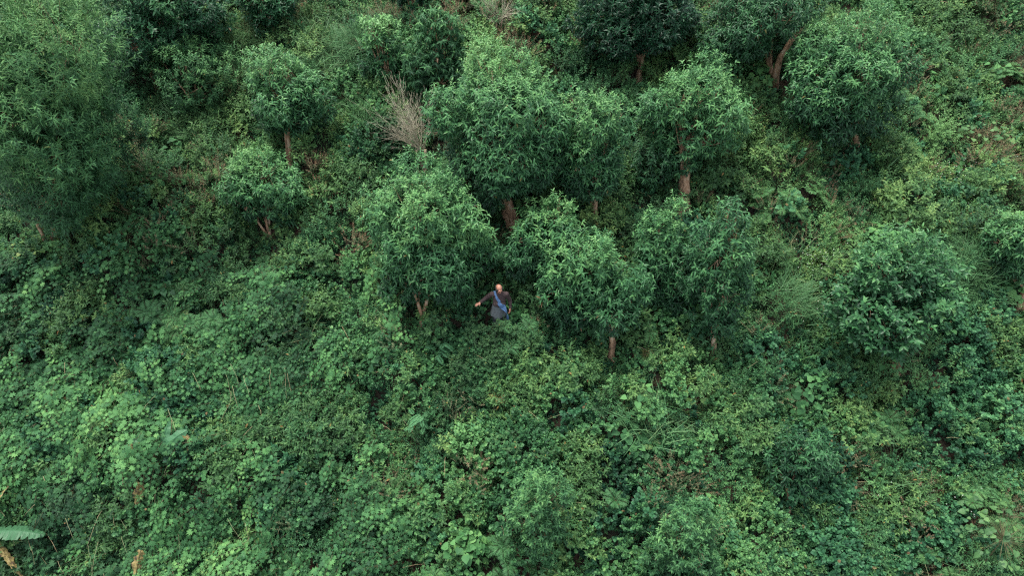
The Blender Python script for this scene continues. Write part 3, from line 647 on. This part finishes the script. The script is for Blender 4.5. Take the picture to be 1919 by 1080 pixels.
# ------------------------------------------------------------------ undergrowth
def blob(px, py, cx, cy, rx, ry): return np.exp(-(((px-cx)/rx)**2 + ((py-cy)/ry)**2))
def cover():
    rng = np.random.default_rng(21); N0 = 60000
    X = rng.uniform(-24, 24, N0); Y = rng.uniform(-12, 20, N0); Z = ground(X, Y)
    px, py, d = project(np.stack([X, Y, Z], 1))
    ok = (d > 3) & (px > -260) & (px < 2180) & (py > -150) & (py < 1290); X, Y, Z, px, py, d = [v[ok] for v in (X, Y, Z, px, py, d)]
    area = 48*32*ok.mean()
    ex, ey = rng.uniform(-1.2, 1.0, 260), rng.uniform(-1.5, -.34, 260)+MY; ez = ground(ex, ey); e_ = project(np.stack([ex, ey, ez], 1))
    X, Y, Z, px, py, d = [np.concatenate([a_, b_]) for a_, b_ in zip((ex, ey, ez)+tuple(e_), (X, Y, Z, px, py, d))]
    n = int(area*17.0); X, Y, Z, px, py, d = [v[:n] for v in (X, Y, Z, px, py, d)]; n = len(X)
    print('cover clumps', n, 'area', area)
    jx = px + 60*wob(X, Y, .9, 1); jy = py + 60*wob(X, Y, .9, 5)
    W = {}
    sig = lambda v: 1/(1+np.exp(-v))
    left = sig((700-.15*(900-jy)-jx)/45); low = sig((jy-(560+.02*jx))/30)
    W['vine'] = 1.5*left*low + .8*blob(jx, jy, 700, 290, 80, 60) + .5*blob(jx, jy, 60, 520, 90, 40)
    W['round'] = 1.5*sig((jy-640)/40)*sig((jx-560)/60)*sig((1350-jx)/60) + .25 + 1.2*blob(jx, jy, 700, 300, 90, 80) + .6*blob(jx, jy, 640, 480, 60, 120)
    W['roundd'] = 1.3*sig((jy-560)/60)*sig((jx-1250)/80) + .4*blob(jx, jy, 1800, 320, 150, 80)+.15
    W['lance'] = .9 - .45*left*low + .5*blob(jx, jy, 1450, 400, 200, 150)
    W['weedy'] = .7 - .6*left*low + .5*sig((jx-1250)/80)
    W['grass'] = 6.0*blob(jx, jy, 590, 80, 95, 90) + 4.0*blob(jx, jy, 400, 235, 70, 45) + .9*blob(jx, jy, 1510, 560, 60, 110) + .8*blob(jx, jy, 640, 200, 50, 60) + .05*sig((jx-1200)/80) + .3*blob(jx, jy, 690, 640, 90, 60) + .004
    W['dry'] = .9*blob(jx, jy, 640, 60, 110, 80) + .6*blob(jx, jy, 330, 370, 170, 90) + .8*blob(jx, jy, 930, 60, 120, 60) + .7*blob(jx, jy, 1780, 130, 200, 150) + .6*blob(jx, jy, 1500, 430, 150, 130) + .5*blob(jx, jy, 1790, 330, 120, 60)+ .5*blob(jx, jy, 1620, 960, 260, 110) + .10*sig((jx-600)/50)
    W['fern'] = .10 + .12*sig((jx-750)/80)
    W['broad'] = .05 + .10*sig((jx-1200)/80)
    names = list(W); Q = np.stack([W[k] for k in names], 1)
    # plants of one kind grow together
    def left_b(x, y):
        a_, b_, _ = project(np.stack([x, y, ground(x, y)], 1)); return (a_ < 700) & (b_ > 540)
    nb = int(area*1.25); bx = rng.uniform(-24, 24, nb*6); by = rng.uniform(-12, 20, nb*6); bp = np.stack([bx, by, ground(bx, by)], 1)
    bpx, bpy, bd = project(bp); g_ = (bd > 3) & (bpx > -300) & (bpx < 2220) & (bpy > -180) & (bpy < 1320); bx, by = bx[g_][:nb], by[g_][:nb]; nb = len(bx)
    br_ = rng.uniform(.45, 1.05, nb); bh = br_*rng.uniform(.6, 1.1, nb); bh = np.where(left_b(bx, by), bh*.95, bh*1.1); btone = rng.normal(0, .07, nb)
    d2 = np.full(n, 1e9); bi = np.zeros(n, int)
    for c0 in range(0, n, 2000):
        D_ = np.hypot(X[c0:c0+2000, None]-bx, (Y[c0:c0+2000, None]-by)*1.15)/br_; bi[c0:c0+2000] = D_.argmin(1); d2[c0:c0+2000] = D_.min(1)
    patch = np.stack([wob(bx, by, .75, 3*i) for i in range(len(names))], 1) + rng.normal(0, .35, (nb, len(names)))
    Q = Q*np.exp(1.5*patch[bi]); Q = Q**1.1
    Q /= Q.sum(1, keepdims=True); ru = rng.random(nb)[bi]; ru = np.where(rng.random(n) < .38, rng.random(n), ru); kind = (Q.cumsum(1) > ru[:, None]).argmax(1)
    dq = np.clip(d2, 0, 1.05); mound = bh[bi]*np.sqrt(np.clip(1.1-dq**2, 0, 2)) + .08*wob(X, Y, 2.6, 4)
    mound = np.clip(mound, 0, 1.25)
    NR = np.stack([(X-bx[bi])/br_[bi]*.75*(dq < 1.04), (Y-by[bi])/br_[bi]*.75*(dq < 1.04)-.18, np.full(n, 1.0)], 1)
    thin = ((wob(X, Y, 1.9, 9) < -.8) & (rng.random(n) < .3)) | ((kind == 0) & (rng.random(n) < .18))
    bare = .6*(blob(px, py, 1180, 160, 60, 35) + blob(px, py, 565, 435, 22, 45) + blob(px, py, 1215, 690, 30, 28) + blob(px, py, 1500, 395, 40, 20) + blob(px, py, 650, 95, 30, 20) + blob(px, py, 1490, 545, 40, 40))
    keep = ~thin & (rng.random(n) > bare); keep[:260] = True; kind[:260] = rng.choice([1, 3, 3, 4, 7], 260)
    lift = mound*np.where(rng.random(n) < .7, rng.uniform(.85, 1.0, n), rng.uniform(.3, .8, n))
    scl = rng.uniform(.75, 1.3, n)
    # low growth just in front of visible trunks and of the man
    for ti, (tx, ty, bpx) in enumerate(TRUNKS):
        keep &= ~((abs(X-tx) < .15) & (abs(Y-ty) < .15))
        if ti in (3, 4, 7, 9, 11, 13, 15, 19, 20, 25):
            q = (abs(X-tx) < .40) & (Y < ty+.15) & (Y > ty-.95); lift[q] *= .12; scl[q] *= .65
    r = np.hypot(X-MX, Y-MY+.05); keep &= r > .34
    q = (r < .9); lift[q] = np.clip(lift[q], .1, .35); scl[q] = np.minimum(scl[q], .85)
    q = (abs(X) < .55) & (Y < MY) & (Y > MY-1.3); lift[q] = np.minimum(np.maximum(lift[q], .12), .34-.12*(Y[q] > -.6))
    q = (abs(X+.5) < .5) & (Y < MY+.1) & (Y > MY-.9); lift[q] = np.clip(lift[q], .2, .45)
    e_ = np.arange(n) < 260; lift[e_] = rng.uniform(.0, 1, e_.sum())**.6*np.clip(1.12+(Y[e_]+.36-MY)*.6, .3, 1.30); scl[e_] = rng.uniform(.5, .8, e_.sum())
    lifted = Z + lift - .03
    yaw = rng.uniform(0, 6.283, n); yaw = np.where(kind == 0, rng.normal(0, .35, n), yaw)
    lift = lift + np.where(rng.random(n) < .06, rng.uniform(.1, .3, n), 0)
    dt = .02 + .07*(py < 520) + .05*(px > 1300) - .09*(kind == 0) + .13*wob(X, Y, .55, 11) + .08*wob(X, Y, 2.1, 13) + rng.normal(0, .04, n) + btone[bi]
    mk = {'vine': lambda g: c_vine(g), 'round': lambda g: c_round(g), 'roundd': lambda g: c_round(g, S=.085, n=13, nl=8, tone=.40),
          'lance': lambda g: c_lance(g), 'weedy': lambda g: c_lance(g, S=.065, tone=.5, tp='small') if g.random() < .5 else c_round(g, tp='small', S=.075, n=18, nl=10, tone=.5),
          'grass': lambda g: c_grass(g), 'dry': lambda g: c_dry(g), 'fern': lambda g: c_fern(g, L=.42, tone=.42), 'broad': lambda g: c_broad(g)}
    info = {'vine': ('vine_cover', 'vine', 'mass of pale lobed vine leaves covering the lower left slope', 'vine', .0015, 8),
            'round': ('round_leaved_undergrowth', 'shrub', 'low undergrowth of small rounded leaves across the lower centre', 'undergrowth', .003, 8),
            'roundd': ('dark_round_leaved_undergrowth', 'blue', 'duller bluish undergrowth with larger round leaves at the lower right', 'undergrowth', .002, 7),
            'lance': ('narrow_leaved_undergrowth', 'weed', 'undergrowth of narrow pointed leaves between the trees', 'undergrowth', .005, 8),
            'weedy': ('fine_leaved_weeds', 'shrub', 'fine leaved weeds filling the gaps on the slope', 'weeds', .01, 10),
            'grass': ('long_grass', 'grass', 'long arching grass, thickest at the top left of centre', 'grass', 0, 6),
            'dry': ('dry_brown_weeds', 'dry', 'dry brownish seed headed weeds scattered over the slope', 'weeds', 0, 6),
            'fern': ('small_ferns', 'fern', 'small ferns scattered through the undergrowth', 'ferns', 0, 6),
            'broad': ('broad_leaved_undergrowth', 'vine', 'scattered low broad heart shaped leaves in the undergrowth', 'undergrowth', .02, 6)}
    for ki, nm in enumerate(names):
        on, mt, lab, cat, br, nv = info[nm]; sel = np.where((kind == ki) & keep)[0]
        packs = []
        for v in range(nv):
            g = np.random.default_rng(900+ki*20+v); pk = mk[nm](g).pack()
            if br:
                for k_, vv in pk.items():
                    if k_[1] == 0: T = vv[4]; T[:] = np.minimum(T, .88); b_ = g.random(len(T)) < br; T[b_] = g.uniform(.92, 1, b_.sum())
            packs.append(pk)
        m = Mesh(); m.cap = br > 0
        # two storeys: the upper one forms the mounds, the lower one closes the floor
        pick = rng.integers(0, nv, len(sel))
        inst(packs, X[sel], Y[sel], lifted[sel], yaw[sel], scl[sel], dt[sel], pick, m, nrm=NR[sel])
        if nm not in ('fern', 'broad'):
            s2 = sel[rng.random(len(sel)) < .75]; pick = rng.integers(0, nv, len(s2)); jx_, jy_ = rng.normal(0, .2, (2, len(s2)))
            xx, yy = X[s2]+jx_, Y[s2]+jy_; c_ = np.hypot(xx-MX, yy-MY) > .34; s2, xx, yy, pick = s2[c_], xx[c_], yy[c_], pick[c_]
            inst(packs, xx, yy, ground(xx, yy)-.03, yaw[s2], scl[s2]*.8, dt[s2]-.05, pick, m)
        if nm == 'roundd':      # low creepers close the floor everywhere
            kx = int(area*6); xx = rng.uniform(-24, 24, kx*4); yy = rng.uniform(-12, 20, kx*4); zz = ground(xx, yy); a_, b_, d_ = project(np.stack([xx, yy, zz], 1))
            c_ = (d_ > 3) & (a_ > -200) & (a_ < 2120) & (b_ > -120) & (b_ < 1240) & (np.hypot(xx-MX, yy-MY) > .3); xx, yy, zz = xx[c_][:kx], yy[c_][:kx], zz[c_][:kx]; k_ = len(xx)
            inst(packs, xx, yy, zz-.08, rng.uniform(0, 6.28, k_), rng.uniform(.6, .9, k_), rng.normal(.04, .06, k_), rng.integers(0, nv, k_), m)
        o = m.build(on, [M[mt], M['stem']]); tag(o, lab, cat, kind='stuff')
        print(on, len(sel), 'tris', len(o.data.polygons))
cover()
M['white'] = plain('white_petal', (.62, .66, .60), .6, .1)
def flowers():
    g = np.random.default_rng(77); m = Mesh()
    for cx, cy, r_, k in [(1550, 480, 30, 60), (1800, 330, 45, 60), (1640, 500, 40, 30), (135, 575, 20, 14), (1730, 110, 60, 40), (1560, 560, 30, 30), (1760, 960, 60, 40), (1400, 130, 30, 20)]:
        for i in range(k):
            p = at(cx+g.normal()*r_, cy+g.normal()*r_*.7, g.uniform(.55, .85)); nb_ = 5; a = np.arange(nb_)*6.283/nb_
            A = np.stack([np.cos(a), np.sin(a), a*0+.2], 1); m.leaves('small', np.tile(p, (nb_, 1)), unit(A), np.tile([0, 0, 1.0], (nb_, 1)), np.full(nb_, .016), np.full(nb_, .5), 0)
            m.tube(np.array([p, p-[0, 0, .5]]), [.003, .004], 3, .5, 1)
    tag(m.build('tiny_white_flowers', [M['white'], M['stem']]), 'specks of tiny white weed flowers, mostly on the right', 'flowers', kind='stuff')
flowers()
def stalks():
    g = np.random.default_rng(81); m = Mesh()
    for i in range(230):
        left = i < 110
        x, y = (g.uniform(0, 760), g.uniform(560, 1080)) if left else (g.uniform(700, 1919), g.uniform(0, 1080))
        p = at(x, y, g.uniform(.45, .85)); L = g.uniform(.25, .8) if left else g.uniform(.2, .6)
        d = unit(np.array([g.normal()*.5+.3, -.9, -.35+g.normal()*.2])) if left else unit(np.array([g.normal()*.8, g.normal()*.6-.2, g.uniform(-.2, .9)]))
        t = np.linspace(0, 1, 6)[:, None]; q = p + d*L*t + np.array([0, 0, -.25])*L*t*t + np.cumsum(g.normal(0, .008, (6, 3)), 0)
        m.tube(q, np.linspace(.0045, .0025, 6)*g.uniform(.7, 1.3), 4, g.uniform(.5, 1), 0)
    tag(m.build('dry_stalks', [ramp_mat('pale_stalk', [(0, (.10, .12, .05)), (.7, (.26, .27, .14)), (1, (.34, .24, .14))], .7, 0)]), 'thin pale vine runners and dry stalks lying over the leaves', 'stalks', kind='stuff')
stalks()

# ------------------------------------------------------------------ the man
def spheres(bm, pts, rad, sub=2, squash=None):
    pts = [Vector(p) for p in pts]
    for i in range(len(pts)-1):
        L = (pts[i+1]-pts[i]).length; n = max(1, int(L/(min(rad[i], rad[i+1])*.30)))
        for j in range(n+(i == len(pts)-2)):
            t = j/n; p = pts[i].lerp(pts[i+1], t); r = rad[i]*(1-t)+rad[i+1]*t
            mtx = Matrix.Translation(p) @ (Matrix.Diagonal((*squash, 1)) if squash else Matrix.Identity(4))
            bmesh.ops.create_icosphere(bm, subdivisions=sub, radius=r, matrix=mtx)
def ell(bm, c, r, rot=None, sub=3):
    m = Matrix.Translation(Vector(c)) @ (rot.to_4x4() if rot else Matrix.Identity(4)) @ Matrix.Diagonal((*r, 1))
    bmesh.ops.create_icosphere(bm, subdivisions=sub, radius=1, matrix=m)
def remesh(bm, name, voxel, mat, parent, smooth=4):
    me = bpy.data.meshes.new(name+'_src'); bm.to_mesh(me); bm.free(); o = bpy.data.objects.new(name, me); COL.objects.link(o)
    r = o.modifiers.new('r', 'REMESH'); r.mode = 'VOXEL'; r.voxel_size = voxel; r.use_smooth_shade = True
    s = o.modifiers.new('s', 'SMOOTH'); s.factor = .5; s.iterations = smooth
    dg = bpy.context.evaluated_depsgraph_get(); me2 = bpy.data.meshes.new_from_object(o.evaluated_get(dg)); o.modifiers.clear(); o.data = me2; bpy.data.meshes.remove(me)
    me2.name = name; me2.materials.clear(); me2.materials.append(mat); me2.polygons.foreach_set('use_smooth', np.ones(len(me2.polygons), bool))
    o.parent = parent; return o
def lerp_chain(bm, a, b, sq): pass
SK = plain('warm_skin', (.36, .165, .105), .5, .10, 40); SWT = plain('dark_plum_brown_knit', (.043, .027, .026), .95, .25, 120, .4)
TUN = plain('grey_cotton', (.068, .080, .084), .9, .2, 18, .3); TRO = plain('black_trousers', (.018, .020, .024), .9, .3, 25, .2)
SASHM = plain('faded_blue_cloth', (.062, .13, .25), .9, .25, 22, .4); HAIR = plain('greying_dark_hair', (.022, .018, .016), .8, .4, 150, .5)
def man():
    root = empty('person', (MX, MY, float(ground(MX, MY))-.02)); root['label'] = 'balding man in a dark plum sweater with a blue cloth sling, reaching out one arm'; root['category'] = 'person'
    bm = bmesh.new()
    HC = Vector((.0, -.035, 1.61)); HR = Matrix.Rotation(math.radians(22), 3, 'Z') @ Matrix.Rotation(math.radians(16), 3, 'X')
    def h(x, y, z): return HC + HR @ Vector((x, y, z))
    ell(bm, h(0, .012, .025), (.077, .096, .092), HR); ell(bm, h(0, -.022, -.045), (.058, .068, .068), HR)   # skull, face
    ell(bm, h(0, -.060, -.092), (.030, .026, .024), HR)                                  # chin
    ell(bm, h(0, -.086, .030), (.050, .016, .010), HR)                                   # brow
    for s in (-1, 1):
        ell(bm, h(s*.043, -.066, -.028), (.020, .020, .018), HR)                         # cheeks
        ell(bm, h(s*.079, .012, -.012), (.010, .020, .031), HR)                          # ears
        ell(bm, h(s*.030, -.082, .006), (.013, .011, .010), HR)                          # eyelids
    spheres(bm, [h(0, -.090, .012), h(0, -.108, -.024), h(0, -.098, -.034)], [.009, .014, .011])
    ell(bm, h(0, -.087, -.062), (.024, .012, .006), HR); ell(bm, h(0, -.084, -.072), (.020, .011, .006), HR)  # lips
    spheres(bm, [(0, .01, 1.40), (0, .0, 1.48), h(0, .02, -.05)], [.062, .055, .055])    # neck
    spheres(bm, [(0, .0, .95), (0, .0, 1.12), (0, .01, 1.28), (0, .02, 1.38)], [.125, .115, .13, .11], squash=(1.15, .82, 1))
    SHL, SHR = Vector((.185, .01, 1.405)), Vector((-.185, .01, 1.405))
    EL, WL = Vector((.275, .075, 1.14)), Vector((.285, -.035, .985)); ER, WR = Vector((-.355, .06, 1.225)), Vector((-.485, -.165, 1.265))
    spheres(bm, [(.06, .01, 1.40), SHL, EL, WL], [.055, .052, .040, .026]); spheres(bm, [(-.06, .01, 1.40), SHR, ER, WR], [.055, .052, .040, .026])
    for s in (-1, 1): spheres(bm, [(s*.085, 0, .92), (s*.10, -.03, .50), (s*.10, .02, .09), (s*.10, .01, .07)], [.088, .056, .040, .038]); ell(bm, (s*.11, -.06, .045), (.042, .12, .035))
    def hand(W, D, PN, thumb, curl):
        """W wrist, D finger direction, PN palm-back normal, thumb side vector"""
        D = D.normalized(); PN = (PN - D*PN.dot(D)).normalized(); S = thumb.normalized(); S = (S - D*S.dot(D) - PN*S.dot(PN)).normalized()
        spheres(bm, [W, W+D*.03], [.025, .024])
        for k in (-1.5, -.5, .5, 1.5): spheres(bm, [W+D*.02+S*k*.010, W+D*.088+S*k*.018], [.015, .0125])
        for k, Lf, c in ((1.5, .068, curl*.8), (.5, .078, curl), (-.5, .073, curl*1.1), (-1.5, .057, curl*1.3)):
            p = W+D*.090+S*k*.0195; dd = (D + S*k*.05).normalized(); pts = [p]
            for f_ in (.45, .32, .23):
                dd = (dd*math.cos(c) - PN*math.sin(c)).normalized(); p = p+dd*Lf*f_; pts.append(p)
            spheres(bm, pts, [.0098, .0090, .0082, .0072])
        p = W+D*.025+S*.022; spheres(bm, [p, p+(S*.8+D*.6-PN*.25).normalized()*.036, p+(S*.8+D*.6-PN*.25).normalized()*.036+(D+S*.15-PN*.3).normalized()*.030], [.015, .0115, .0088])
    hand(WR, Vector((-.72, -.60, -.10)), Vector((.1, .1, 1)), Vector((.45, -.8, 0)), .14)
    hand(WL, Vector((.02, -.40, -.85)), Vector((1, -.2, .1)), Vector((-.3, -1, .2)), .48)
    remesh(bm, 'body', .0042, SK, root, 3)
    # sweater
    bm = bmesh.new()
    spheres(bm, [(0, -.01, 1.09), (0, -.01, 1.16), (0, .01, 1.28), (0, .02, 1.375)], [.152, .150, .150, .128], squash=(1.16, .92, 1))
    spheres(bm, [(0, .012, 1.40), (0, .008, 1.452)], [.085, .067])
    spheres(bm, [(.04, .01, 1.385), SHL, EL, WL+Vector((0, .006, .012))], [.078, .071, .056, .038]); spheres(bm, [(-.04, .01, 1.385), SHR, ER, WR+Vector((.010, .012, 0))], [.078, .071, .056, .038])
    ell(bm, (0, -.03, 1.15), (.165, .14, .12))
    swo = remesh(bm, 'sweater', .008, SWT, root, 4)
    # knit creases
    me = swo.data; co = np.empty(len(me.vertices)*3); me.vertices.foreach_get('co', co); co = co.reshape(-1, 3); no = np.empty_like(co); me.vertices.foreach_get('normal', no.ravel()); nn = np.array([v.normal[:] for v in me.vertices])
    cr = np.sin(co[:, 2]*70+co[:, 0]*38+3*np.sin(co[:, 1]*22+co[:, 0]*9)) * .0045*(np.sin(co[:, 0]*17+co[:, 2]*9)*.5+.6)
    me.vertices.foreach_set('co', (co+nn*cr[:, None]).ravel()); me.update()
    # long grey tunic tails under the sweater, open folds
    def skirt(name, z0, z1, rx0, ry0, rx1, ry1, mat, folds, amp, cx=0.0, cy=0.0, n=64, rows=14, th=.006):
        V = []; f = []
        for i in range(rows):
            t = i/(rows-1); z = z0+(z1-z0)*t; rx = rx0+(rx1-rx0)*t**.8; ry = ry0+(ry1-ry0)*t**.8
            for j in range(n):
                a = 2*math.pi*j/n; q = 1+amp*t*math.sin(a*folds+1.3*math.sin(a*2))+amp*.5*t*math.sin(a*folds*1.7+1)
                V.append((cx*t+rx*q*math.cos(a), cy*t+ry*q*math.sin(a), z-(.03*t*math.sin(a*3))))
        for i in range(rows-1):
            for j in range(n):
                a0 = i*n+j; a1 = i*n+(j+1) % n; f.append((a0, a1, a1+n, a0+n))
        me = bpy.data.meshes.new(name); me.from_pydata(V, [], f); o = bpy.data.objects.new(name, me); COL.objects.link(o); o.parent = root
        s = o.modifiers.new('s', 'SOLIDIFY'); s.thickness = th; dg = bpy.context.evaluated_depsgraph_get(); m2 = bpy.data.meshes.new_from_object(o.evaluated_get(dg)); o.modifiers.clear(); o.data = m2; m2.materials.append(mat)
        m2.polygons.foreach_set('use_smooth', np.ones(len(m2.polygons), bool)); return o
    skirt('tunic', 1.10, .74, .165, .135, .205, .17, TUN, 7, .05, cx=-.03, cy=-.02)
    bm = bmesh.new()
    for s in (-1, 1): spheres(bm, [(s*.075, 0, .96), (s*.10, -.03, .50), (s*.10, .02, .10)], [.118, .082, .070])
    remesh(bm, 'trousers', .010, TRO, root, 3)
    bm = bmesh.new()
    for s in (-1, 1): ell(bm, (s*.11, -.07, .05), (.050, .135, .045)); ell(bm, (s*.105, .01, .09), (.045, .05, .06))
    remesh(bm, 'boots', .008, TRO, root, 3)
    # hair: a fringe round the sides and back of the bald crown
    bm = bmesh.new()
    for a in np.linspace(-40, 220, 30):
        aa = math.radians(a); x, y = math.cos(aa)*.077, .012+math.sin(aa)*.098
        for z, r in ((.02, .017), (-.005, .018), (-.03, .016), (-.048, .012)):
            kx = 1.03 if z > -.02 else .97
            if abs(z) < .045 or y > .02: ell(bm, h(x*kx*.99, y*kx, z+.012*math.sin(a*1.3)), (.020, .020, r+.008), HR, 2)
    remesh(bm, 'hair', .006, HAIR, root, 1)
    # blue sling: over his right shoulder, across the chest to his left hip, loose end hanging under the hand
    bvh = BVHTree.FromPolygons([v.co[:] for v in swo.data.vertices], [p.vertices[:] for p in swo.data.polygons])
    def surf(p, off):
        c, nrm, i, dist = bvh.find_nearest(Vector(p)); return c + nrm*off if c else Vector(p)
    path = [(-.10, .16, 1.35), (-.115, .08, 1.46), (-.10, -.02, 1.47), (-.085, -.12, 1.40), (-.03, -.20, 1.30), (.03, -.24, 1.22), (.09, -.25, 1.14), (.14, -.23, 1.08)]
    wid = [.045, .035, .030, .030, .036, .046, .062, .075]
    P = [Vector(p) for p in path]; rows = []
    def cat(Pl, t):
        i = min(int(t), len(Pl)-2); f = t-i; a = Pl[max(i-1, 0)]; b = Pl[i]; c = Pl[i+1]; d = Pl[min(i+2, len(Pl)-1)]
        return .5*((2*b)+(c-a)*f+(2*a-5*b+4*c-d)*f*f+(3*b-a-3*c+d)*f**3)
    nS = 34; nc = 9
    for k in range(nS):
        t = k/(nS-1)*(len(P)-1.001); c = cat(P, t); d = (cat(P, min(t+.05, len(P)-1.001))-cat(P, max(t-.05, 0))).normalized(); c = surf(c, .0)
        _, nrm, _, _ = bvh.find_nearest(c); s = d.cross(nrm).normalized(); i = int(t); w_ = wid[i]*(1-(t-i))+wid[min(i+1, 7)]*(t-i)
        rows.append([surf(c+s*w_*(q/(nc-1)*2-1), .013+.006*math.sin(q*2.4+k*.25)) for q in range(nc)])
    last = rows[-1]; L0 = last[0]; L1 = last[-1]
    for k in range(1, 15):                      # the hanging end narrows to a point beside the hand
        t = k/14; cen = (L0+L1)/2*(1-t) + Vector((.215, -.215, .70))*t + Vector((.05, -.03, .05))*math.sin(t*3.14)
        half = (L1-L0)/2*(1-t) + Vector((.055, -.02, .01))*t; half *= (1-.55*t**3)
        rows.append([cen + half*(q/(nc-1)*2-1) + Vector((.0, -.012*math.sin(q*2.6+k*.2), .0)) for q in range(nc)])
    V = [tuple(p) for r_ in rows for p in r_]; f = [(i*nc+j, i*nc+j+1, (i+1)*nc+j+1, (i+1)*nc+j) for i in range(len(rows)-1) for j in range(nc-1)]
    me = bpy.data.meshes.new('sling_cloth'); me.from_pydata(V, [], f); o = bpy.data.objects.new('sling_cloth', me); COL.objects.link(o); o.parent = root
    s = o.modifiers.new('s', 'SOLIDIFY'); s.thickness = .008; s.offset = 0; dg = bpy.context.evaluated_depsgraph_get(); m2 = bpy.data.meshes.new_from_object(o.evaluated_get(dg)); o.modifiers.clear(); o.data = m2; m2.materials.append(SASHM)
    m2.polygons.foreach_set('use_smooth', np.ones(len(m2.polygons), bool))
    # eyes
    for s_ in (-1, 1):
        b2 = bmesh.new(); ell(b2, h(s_*.030, -.0915, .004), (.009, .005, .0045), HR, 2); me = bpy.data.meshes.new('eye'); b2.to_mesh(me); b2.free(); me.materials.append(TRO); o = bpy.data.objects.new('eye', me); COL.objects.link(o); o.parent = root
    return root
person = man()
